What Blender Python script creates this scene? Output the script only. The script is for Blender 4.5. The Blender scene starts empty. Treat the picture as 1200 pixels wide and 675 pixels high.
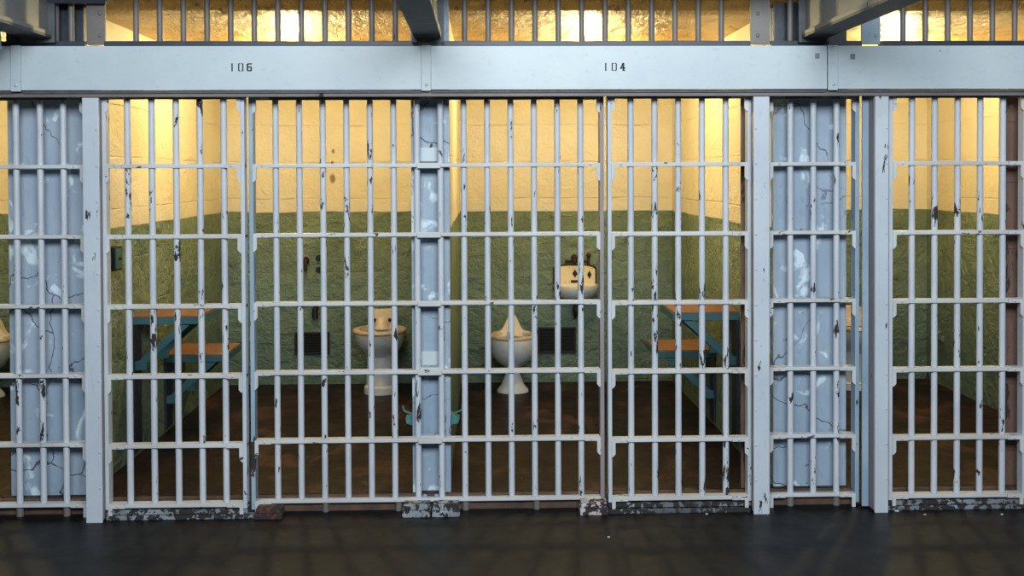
import bpy, bmesh, math, random
from mathutils import Vector, Matrix
random.seed(7)
scene = bpy.context.scene
col = scene.collection
rad = math.radians

# ------------------------------------------------------------------ camera
cam_d = bpy.data.cameras.new('camera'); cam = bpy.data.objects.new('camera', cam_d); col.objects.link(cam)
yaw, pitch, roll = rad(1.63), rad(.9), rad(.23)
fwd = Vector((math.sin(yaw)*math.cos(pitch), math.cos(yaw)*math.cos(pitch), -math.sin(pitch)))
rgt = Vector((math.cos(yaw), -math.sin(yaw), 0)); up = rgt.cross(fwd)
r2 = rgt*math.cos(roll) - up*math.sin(roll); u2 = rgt*math.sin(roll) + up*math.cos(roll)
M4 = Matrix((r2, u2, -fwd)).transposed().to_4x4(); M4.translation = Vector((0, -5.07, 1.568))
cam.matrix_world = M4
cam_d.sensor_width = 36; cam_d.lens = 1262/1200*36; cam_d.shift_y = -.0915; cam_d.clip_end = 60
scene.camera = cam

# ------------------------------------------------------------------ light and exposure
vs = scene.view_settings
vs.view_transform = 'Standard'; vs.look = 'None'; vs.gamma = 1; vs.use_curve_mapping = False
vs.exposure = 0.0
AMBIENT = (.30, .42, .55); AMBIENT_K = .17
FILL_W = 430; FILL_COL = (.86, .95, 1.0)
BULB_K = 530; BULB_COL = (1, .82, .38)
w = bpy.data.worlds.new('daylight'); scene.world = w; w.use_nodes = True
bg = w.node_tree.nodes['Background']; bg.inputs[0].default_value = (*AMBIENT, 1); bg.inputs[1].default_value = AMBIENT_K
ld = bpy.data.lights.new('corridor_fill_lamp', 'AREA'); ld.shape = 'RECTANGLE'; ld.size = 3.6; ld.size_y = 1.3  # unseen lamp added behind the camera to push cool light into the cells
ld.energy = FILL_W; ld.color = FILL_COL
lo = bpy.data.objects.new('corridor_fill_lamp', ld); col.objects.link(lo)
lo.location = (.30, -5.4, 3.45)
lo.rotation_euler = (Vector((.35, 0, 1.6)) - lo.location).to_track_quat('-Z', 'Y').to_euler()

# ------------------------------------------------------------------ material helpers
def NM(name):
    m = bpy.data.materials.new(name); m.use_nodes = True
    nt = m.node_tree; b = nt.nodes['Principled BSDF']
    return m, nt, b
class T:
    def __init__(s, nt): s.nt = nt
    def n(s, typ, **kw):
        nd = s.nt.nodes.new(typ)
        for k, v in kw.items(): setattr(nd, k, v)
        return nd
    def l(s, a, b): s.nt.links.new(a, b)
    def pos(s, scale=(1, 1, 1)):
        g = s.n('ShaderNodeNewGeometry'); mp = s.n('ShaderNodeMapping'); mp.inputs['Scale'].default_value = scale
        s.l(g.outputs['Position'], mp.inputs['Vector']); return mp.outputs[0]
    def noise(s, scale, detail=4, rough=.55, st=(1, 1, 1), dist=0):
        nd = s.n('ShaderNodeTexNoise'); nd.inputs['Scale'].default_value = scale; nd.inputs['Detail'].default_value = detail
        nd.inputs['Roughness'].default_value = rough; nd.inputs['Distortion'].default_value = dist
        s.l(s.pos(st), nd.inputs['Vector']); return nd.outputs['Fac']
    def ramp(s, f, a, b):
        m = s.n('ShaderNodeMapRange'); m.inputs[1].default_value = a; m.inputs[2].default_value = b
        s.l(f, m.inputs[0]); return m.outputs[0]
    def math(s, op, a, b=None, c=None):
        m = s.n('ShaderNodeMath', operation=op)
        for i, v in enumerate((a, b, c)):
            if v is None: continue
            if isinstance(v, (int, float)): m.inputs[i].default_value = v
            else: s.l(v, m.inputs[i])
        return m.outputs[0]
    def mix(s, f, a, b, mode='MIX'):
        m = s.n('ShaderNodeMix', data_type='RGBA', blend_type=mode)
        if isinstance(f, (int, float)): m.inputs[0].default_value = f
        else: s.l(f, m.inputs[0])
        for i, v in ((6, a), (7, b)):
            if isinstance(v, tuple): m.inputs[i].default_value = (*v, 1)
            else: s.l(v, m.inputs[i])
        return m.outputs[2]
    def bump(s, h, strength, dist, b):
        bp = s.n('ShaderNodeBump'); bp.inputs['Strength'].default_value = strength; bp.inputs['Distance'].default_value = dist
        s.l(h, bp.inputs['Height']); s.l(bp.outputs[0], b.inputs['Normal'])

def paint(name, base, alt, chip=.66, chipcol=(.022, .018, .018), rough=.5, chipscale=16, stretch=(1, 1, .28), bumpk=.3):
    m, nt, b = NM(name); t = T(nt)
    c = t.mix(t.ramp(t.noise(3.5, 5), .35, .65), base, alt)
    grime = t.ramp(t.noise(30, 6, .7, stretch), .56, .76)
    c = t.mix(t.math('MULTIPLY', grime, .28), c, tuple(x*.4 for x in base))
    big = t.math('MULTIPLY', t.math('SUBTRACT', t.noise(2.6, 2), .5), .35)
    ch = t.ramp(t.math('ADD', t.noise(chipscale, 6, .66, stretch, .3), big), chip, chip+.008)
    c = t.mix(ch, c, chipcol)
    t.l(c, b.inputs['Base Color'])
    rr = t.math('ADD', t.math('MULTIPLY', ch, .35), rough); t.l(rr, b.inputs['Roughness'])
    h = t.math('SUBTRACT', t.math('MULTIPLY', t.noise(60, 4), .5), t.math('MULTIPLY', ch, 1.5))
    t.bump(h, bumpk, .002, b)
    return m
def plain(name, c, rough=.6, metal=0, var=.25, scale=18, bumpk=.25, alt=None):
    m, nt, b = NM(name); t = T(nt)
    a = alt or tuple(x*(1-var*1.6) for x in c)
    t.l(t.mix(t.ramp(t.noise(scale, 6, .65), .35, .68), c, a), b.inputs['Base Color'])
    b.inputs['Roughness'].default_value = rough; b.inputs['Metallic'].default_value = metal
    t.bump(t.noise(scale*3, 4), bumpk, .003, b)
    return m

M = {}
M['white'] = paint('chipped_white_paint', (.48, .52, .57), (.43, .47, .53), .675, chipscale=26)
M['bar'] = paint('chipped_bar_paint', (.53, .55, .59), (.44, .47, .53), .625, chipscale=26, stretch=(1, 1, .34))
M['rail'] = paint('worn_rail_paint', (.53, .55, .57), (.45, .44, .43), .65, (.07, .05, .04), chipscale=26, stretch=(.5, 1, 1))
M['beam'] = paint('beam_paint', (.46, .52, .55), (.41, .48, .52), .74, rough=.42, chipscale=30, stretch=(.6, 1, 1), bumpk=.15)
M['web'] = paint('mauve_side_shade', (.27, .23, .24), (.22, .18, .18), .64)  # post sides and one grille stile: warm shade put into the colour
M['jamb'] = paint('brown_jamb_shade', (.17, .095, .075), (.11, .06, .05), .60, (.03, .02, .018))  # brown stands in for the shade behind the gates
M['bluepaint'] = paint('blue_grey_paint', (.20, .28, .36), (.28, .36, .44), .64)
M['darksteel'] = paint('dark_steel_and_bar_shade', (.17, .15, .14), (.12, .105, .10), .66, (.02, .015, .012))
M['navy'] = plain('dark_blue_steel_and_shade', (.022, .032, .048), .45)
M['bracket'] = paint('bracket_grey_paint', (.17, .18, .19), (.13, .14, .15), .68, (.05, .03, .02))
M['soffit'] = plain('shaded_underside', (.07, .08, .09), .6)  # shade under beams and brackets put into the colour
M['black'] = plain('black_stencil_ink', (.012, .014, .022), .6)
M['teal'] = paint('teal_paint', (.045, .15, .17), (.035, .11, .13), .70, (.04, .03, .02))
M['tealhook'] = plain('bright_teal_paint', (.05, .20, .20), .5)
M['tan'] = plain('worn_tan_board', (.27, .13, .07), .55, var=.2, scale=9)
M['rust'] = plain('rusted_iron', (.075, .04, .025), .8, .3, .5, 40, .6)
M['iron'] = plain('dark_iron', (.02, .02, .021), .6, .4)
M['void'] = plain('dark_duct_inside', (.006, .007, .007), .9)
M['blockw'] = paint('block_worn_white', (.30, .33, .36), (.07, .07, .08), .47, (.02, .018, .018), chipscale=30, stretch=(1, 1, 1))
M['blockr'] = paint('block_worn_red', (.20, .035, .035), (.08, .02, .02), .49, (.02, .018, .018), chipscale=30, stretch=(1, 1, 1))
M['blockp'] = paint('block_worn_pink', (.42, .34, .34), (.5, .48, .48), .56, (.03, .015, .018), chipscale=30, stretch=(1, 1, 1))
M['tape'] = plain('grey_tape', (.22, .25, .28), .7)
M['flake'] = plain('paint_flake', (.75, .78, .8), .6)
M['sill'] = plain('worn_brown_sill', (.10, .055, .035), .7, alt=(.03, .022, .02), scale=9)

def porcelain(name, stain_lo, stain_hi, z0, z1):
    # stain ring: limescale and rust around the rim height of the fixture
    m, nt, b = NM(name); t = T(nt)
    g = t.n('ShaderNodeNewGeometry'); sp = t.n('ShaderNodeSeparateXYZ'); t.l(g.outputs['Position'], sp.inputs[0])
    zz = t.math('ADD', sp.outputs[2], t.math('MULTIPLY', t.math('SUBTRACT', t.noise(25, 4), .5), .03))
    f = t.ramp(zz, z0, z1)
    c = t.mix(f, (.60, .64, .67), stain_lo)
    c = t.mix(t.ramp(t.noise(30, 6, .7), .56, .75), c, stain_hi)
    t.l(c, b.inputs['Base Color']); b.inputs['Roughness'].default_value = .22
    return m
M['por106'] = porcelain('stained_white_porcelain', (.72, .60, .45), (.50, .30, .16), .46, .52)
M['rim'] = plain('rust_stained_rim', (.62, .52, .40), .35, alt=(.46, .30, .17), scale=22)
M['por104'] = porcelain('white_porcelain_bowl', (.78, .68, .52), (.55, .40, .25), .42, .47)
M['sink'] = porcelain('cream_sink_enamel', (.80, .66, .40), (.40, .17, .06), .76, .80)

# two-tone plaster of the cells: cream above, green dado below, same paint in every cell
def cellwall():
    m, nt, b = NM('cell_plaster'); t = T(nt)
    g = t.n('ShaderNodeNewGeometry'); sp = t.n('ShaderNodeSeparateXYZ'); t.l(g.outputs['Position'], sp.inputs[0])
    zz = t.math('ADD', sp.outputs[2], t.math('MULTIPLY', t.math('SUBTRACT', t.noise(2.5, 3), .5), .03))
    dado = t.ramp(zz, 1.325, 1.319)
    cream = t.mix(t.ramp(t.noise(2.2, 5), .35, .7), (.86, .78, .60), (.78, .69, .51))
    green = t.mix(t.ramp(t.noise(3.0, 6, .6), .35, .68), (.26, .34, .225), (.150, .215, .155))
    green = t.mix(t.math('MULTIPLY', t.ramp(t.noise(14, 6, .7), .55, .75), .6), green, (.06, .08, .06))
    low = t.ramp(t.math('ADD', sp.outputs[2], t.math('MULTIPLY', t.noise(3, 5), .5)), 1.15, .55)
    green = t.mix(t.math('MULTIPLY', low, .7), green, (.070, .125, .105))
    # board lines of the shuttered concrete
    fz = t.math('FRACT', t.math('DIVIDE', t.math('ADD', zz, .04), .265))
    line = t.ramp(t.math('ABSOLUTE', t.math('SUBTRACT', fz, .5)), .022, .0)
    line = t.math('MULTIPLY', line, t.ramp(t.noise(5, 3), .38, .58))
    cream = t.mix(t.math('MULTIPLY', line, .15), cream, (.45, .30, .17))
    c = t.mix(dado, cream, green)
    # rust weeping from old fixing holes
    fac = None
    for (x, z, r) in ((-1.075, 1.565, .022), (-1.075, 1.675, .010), (.555, 1.85, .014), (.57, 1.71, .009), (-1.07, 1.76, .010), (1.25, .93, .02)):
        dx = t.math('SUBTRACT', sp.outputs[0], x); dz = t.math('MULTIPLY', t.math('SUBTRACT', sp.outputs[2], z), .55)
        d = t.math('SQRT', t.math('ADD', t.math('MULTIPLY', dx, dx), t.math('MULTIPLY', dz, dz)))
        f = t.ramp(t.math('ADD', d, t.math('MULTIPLY', t.noise(60, 3), .02)), r+.012, r*.6+.01)
        fac = f if fac is None else t.math('MAXIMUM', fac, f)
    c = t.mix(t.math('MULTIPLY', fac, .8), c, (.20, .085, .03))
    t.l(c, b.inputs['Base Color'])
    t.l(t.ramp(dado, -.0, 2.2), b.inputs['Roughness'])
    b.inputs['Roughness'].default_value = .5
    nt.links.remove(b.inputs['Roughness'].links[0])
    h = t.math('ADD', t.math('MULTIPLY', t.noise(9, 6, .6, (1, 1, 1.3), .5), .9), t.math('MULTIPLY', t.noise(40, 5, .65), .25))
    h = t.math('MULTIPLY', h, t.math('ADD', t.math('MULTIPLY', dado, .75), .25))
    h = t.math('SUBTRACT', h, t.math('MULTIPLY', line, .07))
    t.bump(h, 1.0, .065, b)
    return m
M['cell'] = cellwall()

def ceilmat():
    m, nt, b = NM('gloss_painted_ceiling'); t = T(nt)
    c = t.mix(t.ramp(t.noise(4, 6, .65), .35, .7), (.76, .43, .10), (.50, .25, .05))
    crack = t.ramp(t.noise(15, 6, .7, (1.1, .45, 1), .5), .60, .66)
    c = t.mix(t.math('MULTIPLY', crack, .7), c, (.12, .05, .02))
    t.l(c, b.inputs['Base Color']); b.inputs['Roughness'].default_value = .28
    h = t.math('ADD', t.noise(13, 6, .68, (1.2, .42, 1), .5), t.math('MULTIPLY', crack, -.4))
    t.bump(h, 1.0, .09, b)
    return m
M['ceil'] = ceilmat()

def piermat(name, base, alt, patch, pz=.58):
    m, nt, b = NM(name); t = T(nt)
    c = t.mix(t.ramp(t.noise(2.6, 5, .6, (1, 1, .5)), .35, .65), base, alt)
    p = t.math('MULTIPLY', t.ramp(t.noise(8.5, 4, .55, (1, 1, .8), .6), pz+.01, pz+.07), .7)
    c = t.mix(p, c, patch)
    sm = t.ramp(t.noise(24, 6, .7, (1, 1, .35)), .56, .8); c = t.mix(t.math('MULTIPLY', sm, .4), c, tuple(x*.3 for x in base))
    v = t.n('ShaderNodeTexVoronoi', feature='DISTANCE_TO_EDGE'); v.inputs['Scale'].default_value = 2.3
    wp = t.n('ShaderNodeVectorMath', operation='ADD'); t.l(t.pos((1, 1, 1.1)), wp.inputs[0])
    nz = t.n('ShaderNodeTexNoise'); nz.inputs['Scale'].default_value = 5; nz.inputs['Detail'].default_value = 5; t.l(t.pos(), nz.inputs['Vector'])
    sc = t.n('ShaderNodeVectorMath', operation='SCALE'); sc.inputs['Scale'].default_value = .22; t.l(nz.outputs['Color'], sc.inputs[0]); t.l(sc.outputs[0], wp.inputs[1])
    t.l(wp.outputs[0], v.inputs['Vector'])
    k = t.math('MULTIPLY', t.ramp(v.outputs['Distance'], .010, .002), t.ramp(t.noise(1.3, 2), .46, .52))
    c = t.mix(t.math('MULTIPLY', k, .9), c, (.03, .03, .035))
    ch = t.ramp(t.noise(15, 6, .7), .68, .69); c = t.mix(ch, c, (.05, .05, .05))
    t.l(c, b.inputs['Base Color']); b.inputs['Roughness'].default_value = .55
    t.bump(t.math('SUBTRACT', t.noise(20, 5), k), .35, .006, b)
    return m
M['pier'] = piermat('cracked_blue_grey_concrete_paint', (.21, .285, .37), (.31, .37, .45), (.66, .78, .84))

def cellfloor():
    m, nt, b = NM('worn_red_cell_floor'); t = T(nt)
    c = t.mix(t.ramp(t.noise(2.5, 6, .65), .35, .65), (.020, .010, .010), (.006, .0055, .007))
    c = t.mix(t.math('MULTIPLY', t.ramp(t.noise(3.3, 7, .75, (1, .6, 1), .7), .53, .62), .75), c, (.085, .042, .032))
    c = t.mix(t.math('MULTIPLY', t.ramp(t.noise(4.1, 6, .7, (.7, 1, 1), 1), .64, .67), .6), c, (.075, .085, .045))
    c = t.mix(t.ramp(t.noise(48, 3, .5), .745, .76), c, (.45, .38, .32))
    t.l(c, b.inputs['Base Color'])
    t.l(t.math('ADD', t.math('MULTIPLY', t.noise(6, 4), .35), .33), b.inputs['Roughness'])
    b.inputs['Specular IOR Level'].default_value = .2; t.bump(t.noise(14, 6, .6), .3, .008, b); return m
M['cfloor'] = cellfloor()
def hallfloor():
    m, nt, b = NM('dark_polished_concrete'); t = T(nt)
    c = t.mix(t.ramp(t.noise(1.8, 6, .6), .35, .65), (.003, .004, .006), (.007, .006, .006))
    c = t.mix(t.math('MULTIPLY', t.ramp(t.noise(5, 6, .7, (.6, 1.5, 1)), .5, .75), .4), c, (.013, .018, .024))
    v = t.n('ShaderNodeTexVoronoi', feature='DISTANCE_TO_EDGE'); v.inputs['Scale'].default_value = .9
    wp = t.n('ShaderNodeVectorMath', operation='ADD'); t.l(t.pos(), wp.inputs[0])
    nz = t.n('ShaderNodeTexNoise'); nz.inputs['Scale'].default_value = 3; t.l(t.pos(), nz.inputs['Vector'])
    sc = t.n('ShaderNodeVectorMath', operation='SCALE'); sc.inputs['Scale'].default_value = .3; t.l(nz.outputs['Color'], sc.inputs[0]); t.l(sc.outputs[0], wp.inputs[1])
    t.l(wp.outputs[0], v.inputs['Vector'])
    c = t.mix(t.math('MULTIPLY', t.ramp(v.outputs['Distance'], .006, .001), .8), c, (.004, .004, .005))
    t.l(c, b.inputs['Base Color'])
    t.l(t.math('ADD', t.math('MULTIPLY', t.noise(4, 5, .6), .30), .30), b.inputs['Roughness'])
    b.inputs['Specular IOR Level'].default_value = .2; t.bump(t.noise(9, 5), .12, .01, b); return m
M['hfloor'] = hallfloor()
def glow(name, c, k):
    m, nt, b = NM(name); b.inputs['Base Color'].default_value = (*c, 1)
    b.inputs['Emission Color'].default_value = (*c, 1); b.inputs['Emission Strength'].default_value = k; return m
M['bulb'] = glow('lit_bulb', BULB_COL, BULB_K)

# ------------------------------------------------------------------ mesh helpers
class MB:
    def __init__(s): s.bm = bmesh.new(); s.smooth = False
    def box(s, x0, x1, y0, y1, z0, z1, bev=0):
        t = bmesh.new(); bmesh.ops.create_cube(t, size=1)
        bmesh.ops.scale(t, vec=(x1-x0, y1-y0, z1-z0), verts=t.verts)
        bmesh.ops.translate(t, vec=((x0+x1)/2, (y0+y1)/2, (z0+z1)/2), verts=t.verts)
        if bev: bmesh.ops.bevel(t, geom=t.edges[:], offset=bev, segments=2, profile=.7, affect='EDGES')
        s.add(t); return s
    def add(s, t):
        me = bpy.data.meshes.new('tmp'); t.to_mesh(me); t.free(); s.bm.from_mesh(me); bpy.data.meshes.remove(me)
    def cyl(s, p0, p1, r, r2=None, seg=14, cap=True):
        p0, p1 = Vector(p0), Vector(p1); d = p1-p0
        t = bmesh.new(); bmesh.ops.create_cone(t, cap_ends=cap, segments=seg, radius1=r, radius2=r if r2 is None else r2, depth=d.length)
        bmesh.ops.transform(t, matrix=Matrix.Translation((p0+p1)/2) @ d.to_track_quat('Z', 'Y').to_matrix().to_4x4(), verts=t.verts)
        s.add(t); s.smooth = True; return s
    def ball(s, c, r, sc=(1, 1, 1), seg=16):
        t = bmesh.new(); bmesh.ops.create_uvsphere(t, u_segments=seg, v_segments=seg//2, radius=r)
        bmesh.ops.scale(t, vec=sc, verts=t.verts); bmesh.ops.translate(t, vec=c, verts=t.verts); s.add(t); s.smooth = True; return s
    def tube(s, pts, r, seg=10):
        for a, b in zip(pts, pts[1:]): s.cyl(a, b, r, seg=seg)
        for p in pts[1:-1]: s.ball(p, r*1.02, seg=10)
        return s
    def rings(s, rows, c, seg=32, cap0=True, cap1=True, fn=None):
        # rows: (z, rx, ry_front, ry_back, y_offset) closed elliptical sections stacked upward
        t = bmesh.new(); prev = None; first = None
        for (z, rx, rf, rb, oy) in rows:
            cur = []
            for k in range(seg):
                a = 2*math.pi*k/seg; x = math.cos(a)*rx; sy = math.sin(a); y = sy*(rb if sy > 0 else rf) + oy
                kz = fn(a, z) if fn else 0
                cur.append(t.verts.new((c[0]+x, c[1]+y, c[2]+z+kz)))
            if prev:
                for k in range(seg): t.faces.new((prev[k], prev[(k+1) % seg], cur[(k+1) % seg], cur[k]))
            else: first = cur
            prev = cur
        if cap0: t.faces.new(first[::-1])
        if cap1: t.faces.new(prev)
        s.add(t); s.smooth = True; return s
    def prism(s, pts, axis, a0, a1, bev=0):
        # pts: outline in the two other axes; extruded along axis from a0 to a1
        t = bmesh.new()
        def v(p, a): return {'x': (a, p[0], p[1]), 'y': (p[0], a, p[1]), 'z': (p[0], p[1], a)}[axis]
        A = [t.verts.new(v(p, a0)) for p in pts]; B = [t.verts.new(v(p, a1)) for p in pts]
        n = len(pts); t.faces.new(A); t.faces.new(B[::-1])
        for k in range(n): t.faces.new((A[k], B[k], B[(k+1) % n], A[(k+1) % n]))
        bmesh.ops.recalc_face_normals(t, faces=t.faces)
        if bev: bmesh.ops.bevel(t, geom=t.edges[:], offset=bev, segments=1, affect='EDGES')
        s.add(t); return s
    def build(s, name, mat, parent=None, loc=None):
        off = Vector((0, 0, 0))
        p = parent
        while p is not None: off += Vector(p.location); p = p.parent
        if parent is None and loc is not None: off = Vector(loc)
        bmesh.ops.translate(s.bm, vec=-off, verts=s.bm.verts)
        me = bpy.data.meshes.new(name); s.bm.to_mesh(me); s.bm.free()
        me.materials.append(M[mat])
        if s.smooth:
            for f in me.polygons: f.use_smooth = True
            me.set_sharp_from_angle(angle=rad(38))
        o = bpy.data.objects.new(name, me); col.objects.link(o)
        if parent is not None: o.parent = parent
        elif loc is not None: o.location = loc
        return o
def tag(o, label, cat, group=None):
    o['label'] = label; o['category'] = cat
    if group: o['group'] = group
    return o
def thing(name, loc, label, cat, group=None):
    o = bpy.data.objects.new(name, None); o.location = loc; o.empty_display_size = .1; col.objects.link(o)
    return tag(o, label, cat, group)
def struct(name, mb, mat, parent=None):
    o = mb.build(name, mat, parent); o['kind'] = 'structure'; return o

# ------------------------------------------------------------------ the setting
YB = 2.75; ZC = 2.36; FZ = .075
struct('floor', MB().box(-5, 5, -7, .028, -.1, 0), 'hfloor')
struct('floor_cell', MB().box(-3.95, 3.45, .03, YB, -.1, FZ), 'cfloor')
struct('trim_sill', MB().box(-3.95, 3.45, .002, .03, 0, FZ-.002, .004), 'sill')
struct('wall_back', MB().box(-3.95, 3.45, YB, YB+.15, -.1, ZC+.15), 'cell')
struct('ceiling', MB().prism([(YB, ZC), (.20, ZC), (.12, ZC+.010), (.036, ZC+.045), (.036, ZC+.26), (YB, ZC+.26)], 'x', -3.95, 3.45), 'ceil')
ZW = ZC+.2
ZG = 2.47
struct('ceiling_gallery', MB().box(-3.95, 3.45, -.50, .030, ZG, ZG+.15), 'ceil')
WALLS = {'wall_far_left': (-3.95, -3.80), 'wall_left': (-2.21, -1.865), 'wall_middle': (-.325, -.155), 'wall_right': (1.392, 1.751), 'wall_far_right': (3.27, 3.45)}
for nme, (a, b_) in WALLS.items():
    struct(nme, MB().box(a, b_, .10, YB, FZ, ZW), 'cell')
# painted concrete nosing of each partition, towards the corridor
for nme, (a, b_) in (('trim_pier_far_left', (-3.95, -3.80)), ('trim_pier_left', (-2.225, -1.862)), ('trim_pier_right', (1.40, 1.754)), ('trim_pier_far_right', (3.265, 3.45))):
    struct(nme, MB().box(a, b_, .058, .10, .0, 2.10, .006), 'pier')
    struct(nme.replace('pier', 'pier_top_shade'), MB().box(a, b_, .054, .10, 2.10, ZW, .004), 'navy')  # dark pier top: shade of bracket and slab put into the paint
# middle partition ends in a steel channel: two flanges with a recessed web
mid = MB(); mid.box(-.331, -.300, .03, .10, 0, ZW, .004); mid.box(-.180, -.150, .03, .10, 0, ZW, .004); mid.box(-.300, -.180, .062, .10, 0, ZW)
mo = struct('trim_pier_middle', mid, 'pier')
ch = MB().prism([(-.262, 1.700), (-.252, 1.706), (-.245, 1.716), (-.240, 1.728), (-.234, 1.733), (-.230, 1.727), (-.232, 1.714), (-.239, 1.703), (-.246, 1.699)], 'y', .0605, .0625)
ch.build('dark_paint_chip', 'black', mo)

# ------------------------------------------------------------------ fixed grilles and gates
RZ = [.055, .336, .657, .98, 1.302, 1.626]; RT = 1.946
def rail_mb(x0, x1, yc, z, dep=.052, th=.017, z_t=None):
    return MB().box(x0, x1, yc-dep/2, yc+dep/2, z-th/2, z+th/2, .003)
def gusset(x, yc, z, sx, sz=-1):
    # flat L plate lapped on the rail and running along the stile
    y0 = yc-.034
    pts = [(x, z+.008), (x+sx*.075, z+.008), (x+sx*.075, z-.009), (x+sx*.017, z-.009), (x+sx*.017, z+sz*.062), (x+sx*.006, z+sz*.075), (x, z+sz*.075)]
    m = MB(); m.prism(pts, 'y', y0, y0+.010); m.ball((x+sx*.045, y0-.001, z+.001), .007, (1, .6, 1), 10); return m
def rivet(x, y, z, r=.007): return MB().ball((x, y, z), r, (1, .6, 1), 10)

def fixed_grille(name, x0, x1, yc, bars, label, left_stile=True, right_stile=True, feet=(), tops=RT):
    o = thing(name, ((x0+x1)/2, yc, 0), label, 'bars', 'fixed bar grilles between the gates')
    for z in RZ: rail_mb(x0, x1, yc, z).build('crossbar', 'rail', o)
    MB().box(x0, x1, yc-.022, yc+.022, tops-.012, tops+.012, .003).build('top_rail', 'darksteel', o)
    for bx in bars: MB().cyl((bx, yc, RZ[0]), (bx, yc, tops), .0145).build('bar', 'bar', o)
    if left_stile:
        MB().box(x0, x0+.020, yc-.03, yc+.03, .02, tops, .003).build('stile', 'bluepaint', o)
        for z in RZ + [tops]: gusset(x0+.018, yc, z, 1, -1).build('corner_plate', 'rail', o)
    if right_stile:
        MB().box(x1-.020, x1, yc-.03, yc+.03, .02, tops, .003).build('stile', 'web' if right_stile == 1 else 'bluepaint', o)
        for z in RZ + [tops]: gusset(x1-.018, yc, z, -1, -1).build('corner_plate', 'rail', o)
    for fx in feet: MB().cyl((fx, yc, .0), (fx, yc, RZ[0]), .0165).build('foot', 'darksteel', o)
    return o
gb = [-.961+.1099*k for k in range(14)]
g = fixed_grille('bar_grille', -1.080, .575, 0, gb, 'widest fixed grille of white bars, crossing before the middle pier between the numbered gates', feet=(-.738, -.395, -.08, .256))
for k, z in enumerate(RZ[1:]):   # clamp plates where the rails cross the pier
    m = MB().box(-.300, -.190, -.036, -.024, z-.014, z+.012, .003)
    if k in (0, 1): m.box(-.29, -.20, -.02, .03, z+.008, z+.02)
    m.build('clamp_plate', 'rail', g)
for z in (RZ[5], RZ[2]): MB().box(-.296, -.194, .045, .062, z+.018, z+.085, .003).build('backing_plate', 'beam', g)
for z in RZ[:3]:
    for x in (-.272, -.218): rivet(x, -.01, z+.013, .011).build('bolt_head', 'bluepaint', g)
fixed_grille('bar_grille', -3.0, -1.815, -.015, [-2.153-.1085*k for k in range(8)][::-1] + [-2.043, -1.937], 'fixed grille of white bars before the cracked pier at the left edge', left_stile=False, right_stile=2, feet=(-2.153, -1.937, -2.7))
fixed_grille('bar_grille', 1.340, 1.786, 0, [1.465, 1.575, 1.686], 'narrow fixed grille of three bars before the cracked pier, right of cell 104', feet=(1.465, 1.686), right_stile=2)

def gate(x0, x1, bars, label, yc=-.062, dz=.0):
    o = thing('sliding_gate', ((x0+x1)/2, yc, 0), label, 'cell gate', 'sliding barred gates of the cells')
    zs = [RZ[0]+.006, *RZ[1:]]
    for z in zs: rail_mb(x0, x1, yc, z, .050, .018).build('crossbar', 'rail', o)
    MB().box(x0, x1, yc-.02, yc+.02, RT-.012, RT+.010, .003).build('top_rail', 'darksteel', o)
    for bx in bars: MB().cyl((bx, yc, zs[0]), (bx, yc, RT), .0148).build('bar', 'bar', o)
    for s_, xa in ((1, x0), (-1, x1)):
        MB().box(min(xa, xa+s_*.018), max(xa, xa+s_*.018), yc-.027, yc+.027, .045, RT, .003).build('stile', 'white', o)
        for z in zs + [RT]: gusset(xa+s_*.016, yc, z, s_).build('corner_plate', 'rail', o)
    MB().box(x0, x1+.0, yc-.018, yc+.018, .018, .040, .003).build('bottom_channel', 'blockw', o)
    return o
gate(-1.735, -1.087, [-1.627, -1.516, -1.405, -1.296, -1.187], 'barred sliding gate of cell 106, five upright bars, under the number 106')
gate(.588, 1.262, [.699, .811, .922, 1.034, 1.146], 'barred sliding gate of cell 104, five upright bars, under the number 104', -.045)
gate(1.905, 2.56, [2.023, 2.131, 2.240, 2.348, 2.456], 'barred sliding gate at the right edge, before the cell with the orange side wall')

def post(x0, x1, side, label, yf=-.135, wide_web=False):
    # side: +1 the gate is on the right of the post, -1 on the left
    o = thing('steel_post', ((x0+x1)/2, -.07, 0), label, 'post', 'upright steel posts beside the gates')
    MB().box(x0, x1, yf, yf+.012, .0, 1.985, .004).build('face_plate', 'white', o)
    if wide_web:
        MB().box(x0-.002, x0+.012, yf+.012, .0, .01, 1.985, .002).build('web', 'web', o)
        MB().box(x0-.034, x0-.004, -.062, -.050, .01, 1.95, .002).build('back_flange', 'bluepaint', o)
        rx = x1-.010
    else:
        rx = x1-.010 if side > 0 else x0+.010
        for xe in (x0+.005, x1-.005): MB().box(xe-.005, xe+.005, yf+.012, yf+.038, .01, 1.985, .002).build('web', 'web', o)
    for k in range(12): rivet(rx, yf-.001, .16+.163*k, .006).build('rivet', 'white', o)
    return o
post(-1.806, -1.732, 1, 'riveted white steel post left of the gate of cell 106')
post(1.256, 1.330, -1, 'riveted white steel post right of the gate of cell 104')
post(1.823, 1.886, 1, 'deep white channel post with mauve side, left of the right edge gate', wide_web=True)
post(2.575, 2.65, -1, 'brown sided steel post closing the gate at the right edge')
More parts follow.
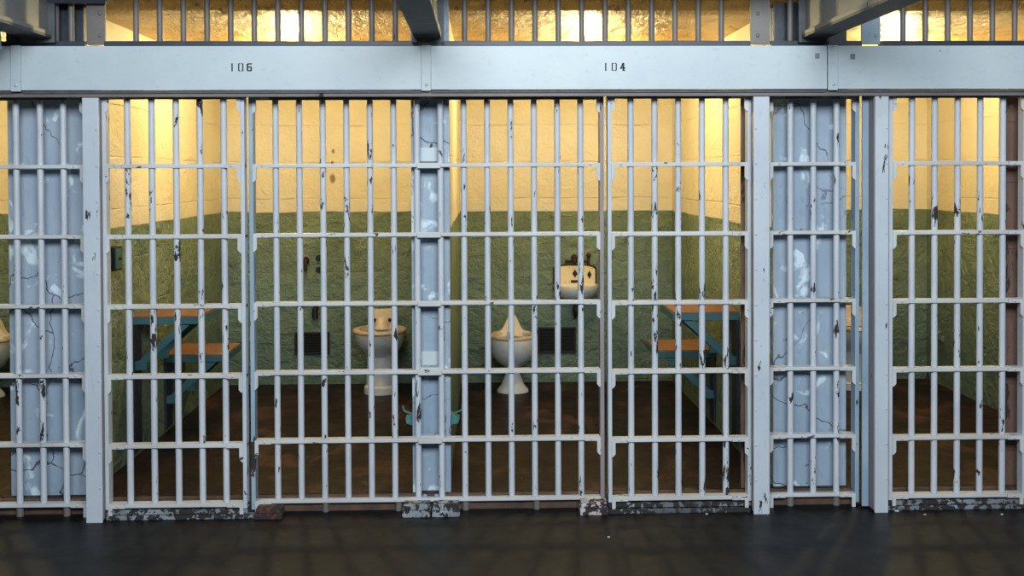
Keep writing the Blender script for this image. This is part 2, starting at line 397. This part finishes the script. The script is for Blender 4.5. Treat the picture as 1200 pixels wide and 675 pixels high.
# jamb channels, shade put into their brown paint, behind the far edge of each gate
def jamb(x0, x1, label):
    o = thing('jamb_channel', ((x0+x1)/2, .03, 0), label, 'jamb', 'shade brown jamb channels behind the gates')
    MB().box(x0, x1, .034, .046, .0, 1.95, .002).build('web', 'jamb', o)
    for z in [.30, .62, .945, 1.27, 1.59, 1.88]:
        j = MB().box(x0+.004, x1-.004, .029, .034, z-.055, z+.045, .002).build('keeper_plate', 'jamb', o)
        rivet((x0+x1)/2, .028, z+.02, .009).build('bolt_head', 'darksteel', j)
jamb(-1.815, -1.765, 'shade brown jamb channel beside the left post, behind the gate of cell 106')
jamb(1.238, 1.290, 'shade brown jamb channel behind the right end of the gate of cell 104')
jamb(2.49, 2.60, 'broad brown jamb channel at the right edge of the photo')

# ------------------------------------------------------------------ header beams with the cell numbers
BZ0, BZ1, BY = 1.968, 2.166, -.165
def digit(mb, ch, x, z, w_, h, yf):
    s = .0056
    def b(ax, bx, az, bz): mb.box(x+ax, x+bx, yf-.0012, yf+.002, z+az, z+bz)
    if ch == '1': b(w_*.35, w_*.35+s*1.1, 0, h)
    if ch == '0':
        b(0, s, .003, h-.003); b(w_-s, w_, .003, h-.003)
        b(.002, w_*.40, 0, s*.8); b(w_*.60, w_-.002, 0, s*.8); b(.002, w_*.40, h-s*.8, h); b(w_*.60, w_-.002, h-s*.8, h)
    if ch == '6':
        b(0, s*1.3, .003, h-.003); b(.003, w_, h-s, h); b(.003, w_-.002, 0, s); b(s, w_-.002, h*.46, h*.46+s); b(w_-s*1.3, w_, .004, h*.5)
    if ch == '4':
        b(w_-s*2.2, w_-s*.8, 0, h); b(0, w_, h*.27, h*.27+s); b(w_*.45, w_, 0, s*.7)
        mb.prism([(x, z+h*.27), (x+s*1.3, z+h*.27), (x+w_-s*1.2, z+h), (x+w_-s*2.4, z+h)], 'y', yf-.0012, yf+.002)
def beam(x0, x1, label, num=None, nx=0, strap=None, strap_mat='beam'):
    o = thing('header_beam', ((x0+x1)/2, BY, BZ0), label, 'steel beam', 'white steel header beams over the gates')
    MB().box(x0, x1, BY, BY+.006, BZ0, BZ1, .002).build('face_plate', 'beam', o)
    MB().box(x0, x1, BY+.006, .0, BZ1-.008, BZ1, .001).build('top_plate', 'beam', o)
    MB().box(x0, x1, BY+.012, .0, BZ0-.014, BZ0, .001).build('bottom_flange', 'soffit', o)
    if num:
        d = MB()
        for k, c_ in enumerate(num): digit(d, c_, nx+k*.0385, 2.052, .024, .036, BY)
        n_ = d.build('cell_number', 'black', o); n_['label'] = 'black stencilled number ' + num
    if strap:
        st = MB().box(strap[0], strap[1], BY-.010, BY-.001, BZ0-.006, BZ1+.002, .002).build('joint_strap', strap_mat, o)
        rivet((strap[0]+strap[1])/2+.002, BY-.011, BZ0+.022, .009).build('bolt_head', strap_mat, st)
    return o
beam(-3.2, -2.108, 'short end of white header beam at the left edge, left of the 106 beam')
beam(-2.063, -.270, 'long white header beam stencilled 106 over the left cell', '106', -1.134, (-2.106, -2.062))
beam(-.226, 1.588, 'long white header beam stencilled 104 over the middle cell', '104', .558, (-.269, -.227))
bR = beam(1.636, 3.3, 'white header beam without a number at the right edge', None, 0, (1.590, 1.635))
for (x, z, s_) in ((1.532, 2.108, .020), (1.695, 2.104, .022)):
    t_ = MB().box(x, x+s_, BY-.0035, BY-.0005, z, z+.024)
    o_ = t_.build('tape_patch', 'tape', loc=(x, BY-.002, z)); tag(o_, 'small grey square tape patch stuck ' + ('left' if x < 1.6 else 'right') + ' of the beam joint beyond number 104', 'tape', 'grey tape patches')
# dark lock rod and lower cover running under the header
lr = MB(); lr.box(-3.2, 3.3, -.145, -.125, BZ0-.030, BZ0-.010, .003)
tag(lr.build('lock_bar', 'darksteel', loc=(0, -.135, BZ0-.02)), 'long dark lock bar running under the white header beams', 'lock bar')

# ------------------------------------------------------------------ transom bars above the header
def transom(x0, x1, bars, label):
    o = thing('transom_grille', ((x0+x1)/2, 0, 2.2), label, 'bars', 'dark bars above the header beams')
    MB().box(x0, x1, -.03, .02, 2.182, 2.206, .003).build('bottom_rail', 'navy', o)
    for bx in bars: MB().cyl((bx, 0, 2.20), (bx, 0, ZG), .0135).build('bar', 'darksteel', o)  # dark bar paint also carries the shade under the gallery
transom(-3.2, -1.826, [-3.05, -2.94, -2.83, -2.72, -2.61, -2.50, -2.39, -1.97, -1.90], 'dark bars above the beam at the top left corner, behind the left bracket')
transom(-1.740, -.31, [-1.602+.1093*k for k in range(12)], 'dark upright bars above the beam marked 106')
transom(-.17, 1.268, [-.075+.1101*k for k in range(12)], 'dark upright bars above the beam marked 104')
transom(1.365, 1.797, [1.464, 1.545], 'short run of dark bars above the beam behind the right bracket')
transom(1.891, 3.2, [2.004+.1075*k for k in range(11)], 'dark upright bars above the beam at the top right corner')
def tpost(x0, x1, mat, label, notch=0):
    o = thing('bolted_plate', ((x0+x1)/2, 0, 2.2), label, 'steel plate', 'bolted plates above the header beams')
    MB().box(x0, x1, -.02, -.008, 2.19, ZG, .002).build('plate', mat, o)
    xb = x0+.062 if x0 < 0 else x0+.035
    if x0 > 1.7: xb = x0+.066
    for z in (2.232, 2.335): rivet(xb, -.022, z, .009).build('bolt_head', mat, o)
tpost(-1.824, -1.738, 'darksteel', 'dark bolted plate above the beam, over the post left of cell 106')
tpost(1.270, 1.363, 'darksteel', 'dark bolted plate above the beam, over the post right of cell 104')
tpost(1.799, 1.889, 'bluepaint', 'blue grey bolted plate above the beam, under the right bracket')

# ------------------------------------------------------------------ gallery brackets
def bracket(xc, label, L=1.15, zb=2.215):
    o = thing('cantilever_bracket', (xc, -.05, zb), label, 'bracket', 'steel brackets under the gallery')
    y1 = -.034; y0 = -L
    MB().box(xc-.062, xc+.062, y0, y1, zb, zb+.012, .002).build('bottom_flange', 'soffit', o)
    MB().box(xc-.062, xc-.052, y0, y1, zb+.012, zb+.030, .002).build('flange_lip', 'bracket', o)
    MB().box(xc+.052, xc+.062, y0, y1, zb+.012, zb+.030, .002).build('flange_lip', 'bracket', o)
    MB().box(xc-.046, xc+.046, y0, y1, zb+.012, ZG, .004).build('web', 'bracket', o)
    MB().box(xc-.075, xc+.075, -.058, -.034, zb-.02, ZG, .003).build('end_plate', 'soffit', o)
bracket(-.245, 'dark steel bracket jutting forward over the joint between the 106 and 104 beams')
bracket(1.565, 'grey steel bracket jutting forward over the beam joint right of number 104')
bracket(-2.03, 'dark steel bracket jutting forward at the top left corner')

# conduit and angle iron at the top left corner
o = thing('conduit', (-2.07, -.35, 1.9), 'blue grey vertical conduit at the left edge in front of the header beam', 'pipe')
MB().cyl((-2.115, -.30, 2.145), (-2.115, -.30, ZG), .022).build('pipe', 'bluepaint', o)
MB().cyl((-2.115, -.30, 2.130), (-2.115, -.30, 2.15), .027).build('end_cap', 'bluepaint', o)
tag(MB().box(-2.6, -1.72, -.06, -.032, 2.375, 2.40, .003).build('angle_iron', 'navy', loc=(-2.1, -.08, ZC)), 'dark angle iron along the ceiling at the top left corner', 'angle iron')

# ------------------------------------------------------------------ door track blocks on the floor
def block(x0, x1, mat, label, y0=-.115, y1=-.03, h=.056):
    o = thing('track_block', ((x0+x1)/2, (y0+y1)/2, 0), label, 'track block', 'worn blocks of the gate track')
    MB().box(x0, x1, y0, y1, 0, h*.55, .004).build('base', mat, o)
    MB().box(x0+.006, x1-.004, y0+.012, y1, h*.55, h, .004).build('cap', mat, o)
block(-1.052, -.925, 'blockr', 'red worn track block on the floor beside the gate of cell 106', h=.045)
block(-.372, -.241, 'blockw', 'left of the two black and white worn blocks at the foot of the middle pier')
block(-.235, -.105, 'blockw', 'right of the two black and white worn blocks at the foot of the middle pier')
block(.452, .582, 'blockp', 'pinkish white worn track block on the floor beside the gate of cell 104')
def track(x0, x1, label):
    o = MB().box(x0, x1, -.092, -.035, 0, .012, .003); o.box(x0, x1, -.098, -.090, 0, .020, .002)
    tag(o.build('floor_track', 'blockw', loc=((x0+x1)/2, -.06, 0)), label, 'track', 'floor tracks of the gates')
track(-1.728, -1.056, 'worn floor track under the gate of cell 106')
track(.586, 1.25, 'worn floor track under the gate of cell 104')
track(1.90, 2.57, 'worn floor track under the gate at the right edge')

# ------------------------------------------------------------------ bulbs of the cells
def bulb(x, label, y=1.27):
    o = thing('ceiling_bulb', (x, y, ZC), label, 'light bulb', 'bulbs on the cell ceilings')
    MB().cyl((x, y, ZC-.03), (x, y, ZC), .045, .05, 20).build('rose', 'por104', o)
    MB().cyl((x, y, ZC-.075), (x, y, ZC-.03), .020, .022).build('socket', 'darksteel', o)
    MB().ball((x, y, ZC-.12), .045, (1, 1, 1.15), 20).build('glass_bulb', 'bulb', o)
for x, l in ((-1.10, 'lit bulb on the ceiling of cell 106, behind the header beam'), (.62, 'lit bulb on the ceiling of cell 104, behind the header beam'), (2.48, 'lit bulb on the ceiling of the right edge cell'), (-3.0, 'lit bulb on the ceiling of the left edge cell')):
    bulb(x, l)

# ------------------------------------------------------------------ toilets
def pedestal_toilet(x, y, label):
    o = thing('toilet', (x, y, FZ), label, 'toilet', 'porcelain toilets of the cells'); c = (x, y, FZ)
    b = MB(); b.rings([(0, .115, .105, .10, 0), (.045, .115, .105, .10, 0), (.060, .100, .09, .09, 0), (.20, .095, .085, .09, 0), (.255, .098, .09, .095, 0), (.285, .112, .11, .11, -.01), (.32, .142, .155, .14, -.02), (.37, .165, .20, .165, -.03), (.425, .176, .215, .175, -.03), (.425, .150, .185, .15, -.03), (.36, .11, .13, .11, -.02), (.30, .05, .05, .05, 0)], c, 36)
    b.build('bowl', 'por106', o)
    r = MB(); r.rings([(.425, .176, .215, .175, -.03), (.438, .186, .225, .185, -.03), (.450, .184, .222, .182, -.03), (.456, .172, .208, .170, -.03), (.452, .140, .172, .14, -.03), (.426, .136, .168, .136, -.03)], c, 40, False, False)
    r.build('rim', 'rim', o)
    pts = []; w_, z0, z1 = .098, .425, .565
    for a in range(0, 91, 15): pts.append((x+w_-.035+.035*math.sin(rad(90-a))*1, FZ+z1-.035+.035*math.sin(rad(a))))
    pl = [(x-w_, FZ+z0), (x+w_, FZ+z0)] + pts + [(2*x-q[0], q[1]) for q in reversed(pts)]
    MB().prism(pl, 'y', y+.13, y+.185, .004).build('back_plate', 'por106', o)
    s = MB(); s.rings([(.43, .046, .05, .05, .10), (.465, .044, .045, .05, .105), (.495, .032, .035, .04, .11), (.510, .016, .02, .02, .115), (.514, .004, .005, .005, .115)], c, 20)
    s.build('spout', 'por106', o)
    for dx in (-.055, .055): MB().ball((x+dx, y+.118, FZ+.49), .014, (1, 1, 1), 10).build('bolt', 'rust', o)
    MB().cyl((x, y+.16, FZ+.25), (x, YB+.02, FZ+.25), .045).build('outlet_pipe', 'por106', o)
    return o
def bowl_toilet(x, y, label):
    o = thing('toilet', (x, y, FZ), label, 'toilet', 'porcelain toilets of the cells'); c = (x, y, FZ)
    foot = lambda a, z: (.006*math.cos(9*a) if z < .03 else 0)
    b = MB(); b.rings([(.0, .110, .10, .09, 0), (.018, .108, .10, .09, 0), (.05, .080, .075, .07, 0), (.12, .052, .055, .055, 0), (.165, .048, .055, .055, 0), (.185, .075, .08, .08, 0), (.22, .118, .13, .12, -.01), (.28, .150, .18, .15, -.02), (.35, .160, .20, .16, -.02), (.385, .158, .20, .16, -.02), (.385, .140, .18, .14, -.02), (.33, .11, .13, .11, -.02), (.27, .05, .05, .05, 0)], c, 40)
    b.build('bowl', 'por104', o)
    MB().rings([(.382, .158, .20, .16, -.02), (.392, .166, .208, .168, -.02), (.402, .163, .205, .165, -.02), (.406, .150, .19, .15, -.02), (.400, .128, .165, .128, -.02), (.384, .126, .163, .126, -.02)], c, 40, False, False).build('rim', 'rim', o)
    # raised back: bell shaped shield rising to a rounded peak
    pts = []
    for k in range(41):
        u = -1+2*k/40; a = abs(u); h = .395+.112*(math.exp(-(a/.40)**2.7))+.020*(1-a*a)
        pts.append((x+u*.135, FZ+h))
    pl = [(x-.135, FZ+.37), (x+.135, FZ+.37)] + pts[::-1]
    MB().prism(pl, 'y', y+.085, y+.15, .0).build('back_shield', 'por104', o)
    MB().rings([(.385, .040, .05, .04, .06), (.405, .034, .04, .04, .065), (.420, .022, .03, .03, .07), (.428, .008, .01, .01, .07)], c, 24).build('flush_horn', 'por104', o)
    MB().cyl((x, y+.1, FZ+.30), (x, YB+.02, FZ+.30), .05).build('outlet_pipe', 'por104', o)
    return o
pedestal_toilet(-.705, 2.42, 'white pedestal toilet with square back plate and straight column, in cell 106')
bowl_toilet(.213, 2.42, 'white toilet with round bowl, pointed back and flared foot, in cell 104')
pedestal_toilet(2.625, 2.42, 'toilet half hidden between pier and post, in the right edge cell')
bowl_toilet(-3.40, 2.42, 'toilet cut off by the left edge of the photo')

# ------------------------------------------------------------------ sink of cell 104
o = thing('wall_sink', (.676, 2.7, .72), 'cream rust-stained wall sink with backsplash in cell 104', 'sink')
x = .676; z0, z1 = .785, .925; hw = .148
arc = [(x+hw, z1-.03), (x+hw-.008, z1-.016), (x+hw-.026, z1-.010), (x+hw-.045, z1-.004), (x+.05, z1), (x-.05, z1), (x-hw+.045, z1-.004), (x-hw+.026, z1-.010), (x-hw+.008, z1-.016), (x-hw, z1-.03)]
MB().prism([(x-hw-.010, z0-.03), (x+hw+.010, z0-.03)] + [(x+(q[0]-x)*1.07, q[1]+.010) for q in arc], 'y', YB-.026, YB-.001, .002).build('rusty_edge', 'rust', o)
bs = MB().prism([(x-hw, z0-.02), (x+hw, z0-.02)] + arc, 'y', YB-.035, YB-.002, .004).build('backsplash', 'sink', o)
def diamond(px_, pz_, w_, h_, name='hole'):
    MB().prism([(px_-w_, pz_), (px_, pz_+h_), (px_+w_, pz_), (px_, pz_-h_)], 'y', YB-.040, YB-.030).build(name, 'iron', bs)
diamond(x+.0, .868, .020, .030, 'worn_hole'); diamond(x+.105, .86, .016, .030, 'worn_hole'); 
MB().box(x-.03, x+.03, YB-.045, YB-.033, .803, .822, .004).build('overflow_slot', 'rust', bs)
MB().rings([(-.075, .085, .07, .06, 0), (-.06, .125, .11, .08, 0), (-.02, .150, .14, .10, 0), (.012, .163, .155, .105, 0), (.022, .163, .155, .105, 0), (.020, .145, .135, .09, 0), (-.02, .12, .10, .07, 0), (-.05, .05, .04, .03, 0)], (x, YB-.125, .775), 40).build('basin', 'sink', o)
f = MB(); f.tube([(x-.005, YB, .975), (x-.005, YB-.07, .975), (x-.005, YB-.085, .95)], .012); f.ball((x-.005, YB-.05, .985), .026); f.tube([(x-.06, YB-.02, .955), (x+.10, YB-.02, .955)], .008); f.tube([(x+.10, YB-.02, .93), (x+.10, YB-.02, 1.01)], .010); f.ball((x+.10, YB-.03, 1.0), .018); f.ball((x-.06, YB-.02, .955), .014)
f.build('faucet', 'rust', o)
d = MB(); d.tube([(x, YB-.12, .71), (x, YB-.12, .60), (x+.0, YB-.07, .57), (x+.0, YB+.01, .60)], .018); d.ball((x, YB-.12, .62), .027)
d.build('drain_pipe', 'iron', o)

# ------------------------------------------------------------------ vents and leftovers on the back walls
def vent(x0, x1, z0, z1, label):
    o = thing('wall_vent', ((x0+x1)/2, YB, z0), label, 'vent', 'dark vent openings in the back walls')
    yv = YB-.016
    f = MB(); f.box(x0-.014, x1+.014, yv, YB, z1, z1+.014, .003); f.box(x0-.014, x1+.014, yv, YB, z0-.014, z0, .003); f.box(x0-.014, x0, yv, YB, z0, z1, .003); f.box(x1, x1+.014, yv, YB, z0, z1, .003)
    f.build('frame', 'iron', o)
    MB().box(x0, x1, YB-.003, YB+.001, z0, z1).build('duct', 'void', o)
    s = MB(); n = 7
    for k in range(1, n): zz = z0+(z1-z0)*k/n; s.box(x0, x1, YB-.012, YB-.006, zz-.002, zz+.002)
    s.build('louvre', 'void', o)
vent(-1.34, -1.115, .305, .440, 'dark rectangular vent low on the back wall of cell 106')
vent(.42, .67, .300, .462, 'dark rectangular vent low on the back wall of cell 104, under the sink')
s = MB(); s.ball((-1.265, YB-.02, .975), .022, (1, 1, 1.3)); s.tube([(-1.265, YB, .975), (-1.265, YB-.06, .97), (-1.265, YB-.07, .90)], .013)
tag(s.build('pipe_stub', 'rust', loc=(-1.265, YB, .95)), 'rusty tap stub where the sink of cell 106 once hung, left of two holes', 'pipe stub', 'leftover plumbing in cell 106')
for zz, w_ in ((.990, 'upper'), (.905, 'lower')):
    tag(MB().cyl((-1.178, YB+.002, zz), (-1.178, YB-.02, zz), .024, .018).build('pipe_stub', 'iron', loc=(-1.178, YB, zz)), w_ + ' of two black pipe holes beside the rusty tap stub in cell 106', 'pipe stub', 'leftover plumbing in cell 106')
s = MB(); s.tube([(-1.20, YB, .63), (-1.20, YB-.05, .62), (-1.20, YB-.05, .56)], .022)
tag(s.build('drain_stub', 'iron', loc=(-1.20, YB, .6)), 'cut drain stub above the vent in cell 106', 'pipe stub', 'leftover plumbing in cell 106')

# ------------------------------------------------------------------ folding desks and seats on the side walls
def wall_board(wx, sx, y0, y1, z, label, cat, name, drop):
    # wx wall plane, sx direction into the cell
    xo = wx+sx*.355
    o = thing(name, (wx, (y0+y1)/2, z), label, cat, 'fold down boards on the cell walls')
    lo_, hi = min(wx, xo), max(wx, xo)
    MB().box(lo_, hi, y0, y1, z-.006, z+.004, .002).build('top', 'tan', o)
    fr = MB(); fr.box(lo_, hi, y0-.003, y0+.010, z-.042, z-.007, .002); fr.box(lo_, hi, y1-.010, y1+.003, z-.042, z-.007, .002)
    fr.box(xo-.005, xo+.005, y0+.01, y1-.01, z-.042, z-.007, .002)
    fr.build('frame', 'teal', o)
    for yy in (y0+.012, y1-.024):
        a = Vector((xo-sx*.07, 0, z-.038)); b_ = Vector((wx+sx*.035, 0, z-drop)); d_ = (b_-a).normalized(); n_ = Vector((-d_.z, 0, d_.x))*.019
        MB().prism([(a.x+n_.x, a.z+n_.z), (b_.x+n_.x, b_.z+n_.z), (b_.x-n_.x, b_.z-n_.z), (a.x-n_.x, a.z-n_.z)], 'y', yy, yy+.012).build('strut', 'teal', o)
        MB().box(min(wx+sx*.0, wx+sx*.075), max(wx, wx+sx*.075), yy-.006, yy+.022, z-drop-.028, z-drop+.018, .003).build('strut_foot', 'teal', o)
    return o
WL, WR = -1.865, 1.392
wall_board(WR, -1, .71, 1.14, .834, 'tan desk board on teal struts on the right wall of cell 104', 'desk', 'wall_desk', .26)
wall_board(WR, -1, 1.28, 1.70, .535, 'tan seat board below the desk on the right wall of cell 104', 'bench', 'wall_bench', .26)
wall_board(WL, 1, .71, 1.14, .834, 'tan desk board on teal struts on the left wall of cell 106', 'desk', 'wall_desk', .26)
wall_board(WL, 1, 1.28, 1.70, .535, 'tan seat board below the desk on the left wall of cell 106', 'bench', 'wall_bench', .26)
# teal wall uprights carrying the boards
for wx, sx, c_ in ((WR, -1, 'right wall of cell 104'), (WL, 1, 'left wall of cell 106')):
    for yy, hi_, lb in ((.725, .79, 'desk'), (1.30, .49, 'seat')):
        m = MB().box(min(wx, wx+sx*.014), max(wx, wx+sx*.014), yy-.02, yy+.10, FZ+.03, hi_, .002)
        tag(m.build('wall_rail', 'navy', loc=(wx, yy, .4)), 'dark upright plate under the %s board on the %s' % (lb, c_), 'plate', 'dark plates under the boards')

# bunk hooks on both sides of the middle pier
for wx, sx, lb in ((-.325, -1, 'left'), (-.155, 1, 'right')):
    o = thing('bunk_hook', (wx, .12, .40), 'small teal bunk hook on the %s side of the middle pier near the floor' % lb, 'hook', 'teal bunk hooks')
    MB().prism([(wx, .432), (wx+sx*.026, .424), (wx+sx*.046, .412), (wx+sx*.040, .385), (wx, .374)], 'y', .10, .17, .003).build('plate', 'tealhook', o)
    MB().tube([(wx+sx*.012, .135, .425), (wx+sx*.045, .135, .437), (wx+sx*.056, .135, .445), (wx+sx*.058, .135, .465)], .0045).build('rod', 'tealhook', o)
# switch boxes just inside the gates
def sbox(wx, sx, y, z, label):
    o = thing('switch_box', (wx, y, z), label, 'switch box', 'dark boxes inside the cells')
    MB().box(min(wx, wx+sx*.05), max(wx, wx+sx*.05), y-.06, y+.06, z-.06, z+.06, .006).build('box', 'iron', o)
    MB().box(min(wx+sx*.05, wx+sx*.056), max(wx+sx*.05, wx+sx*.056), y-.05, y+.05, z-.05, z+.05, .002).build('cover', 'teal', o)
    MB().ball((wx+sx*.060, y, z), .008).build('knob', 'rust', o)
sbox(WL, 1, .36, 1.17, 'dark switch box high on the left wall of cell 106 near the gate')
sbox(WR, -1, .30, 1.30, 'dark switch box on the right wall of cell 104 near the gate')
o = MB(); o.tube([(3.27, 2.46, .42), (3.20, 2.46, .42), (3.20, 2.46, .375)], .012); o.tube([(3.24, 2.40, .41), (3.24, 2.52, .41)], .010); o.ball((3.23, 2.44, .46), .015); o.tube([(3.26, 2.46, .40), (3.22, 2.43, .46)], .008)
tag(o.build('wall_hook', 'bracket', loc=(3.27, 2.46, .40)), 'small grey iron fitting on the side wall of the right edge cell', 'fitting')

# paint flakes on the corridor floor
for (x, y, s_, lb) in ((1.935, -.11, .011, 'largest white paint flake on the floor, by the foot of the deep channel post'), (2.045, -.17, .005, 'tiny white paint flake right of the deep channel post'), (.547, -.42, .006, 'white paint flake alone on the dark floor before the gate of cell 104'), (1.04, -.12, .005, 'tiny paint flake under the middle of the gate of cell 104'), (2.40, -.18, .005, 'tiny paint flake on the floor near the right edge')):
    m = MB(); pts = [(x+s_*1.3*math.cos(a+.3)*random.uniform(.7, 1.1), y+s_*math.sin(a+.3)*random.uniform(.7, 1.1)) for a in [k*2*math.pi/7 for k in range(7)]]
    m.prism(pts, 'z', 0.0005, .003)
    tag(m.build('paint_flake', 'flake', loc=(x, y, 0)), lb, 'paint flake', 'paint flakes on the corridor floor')
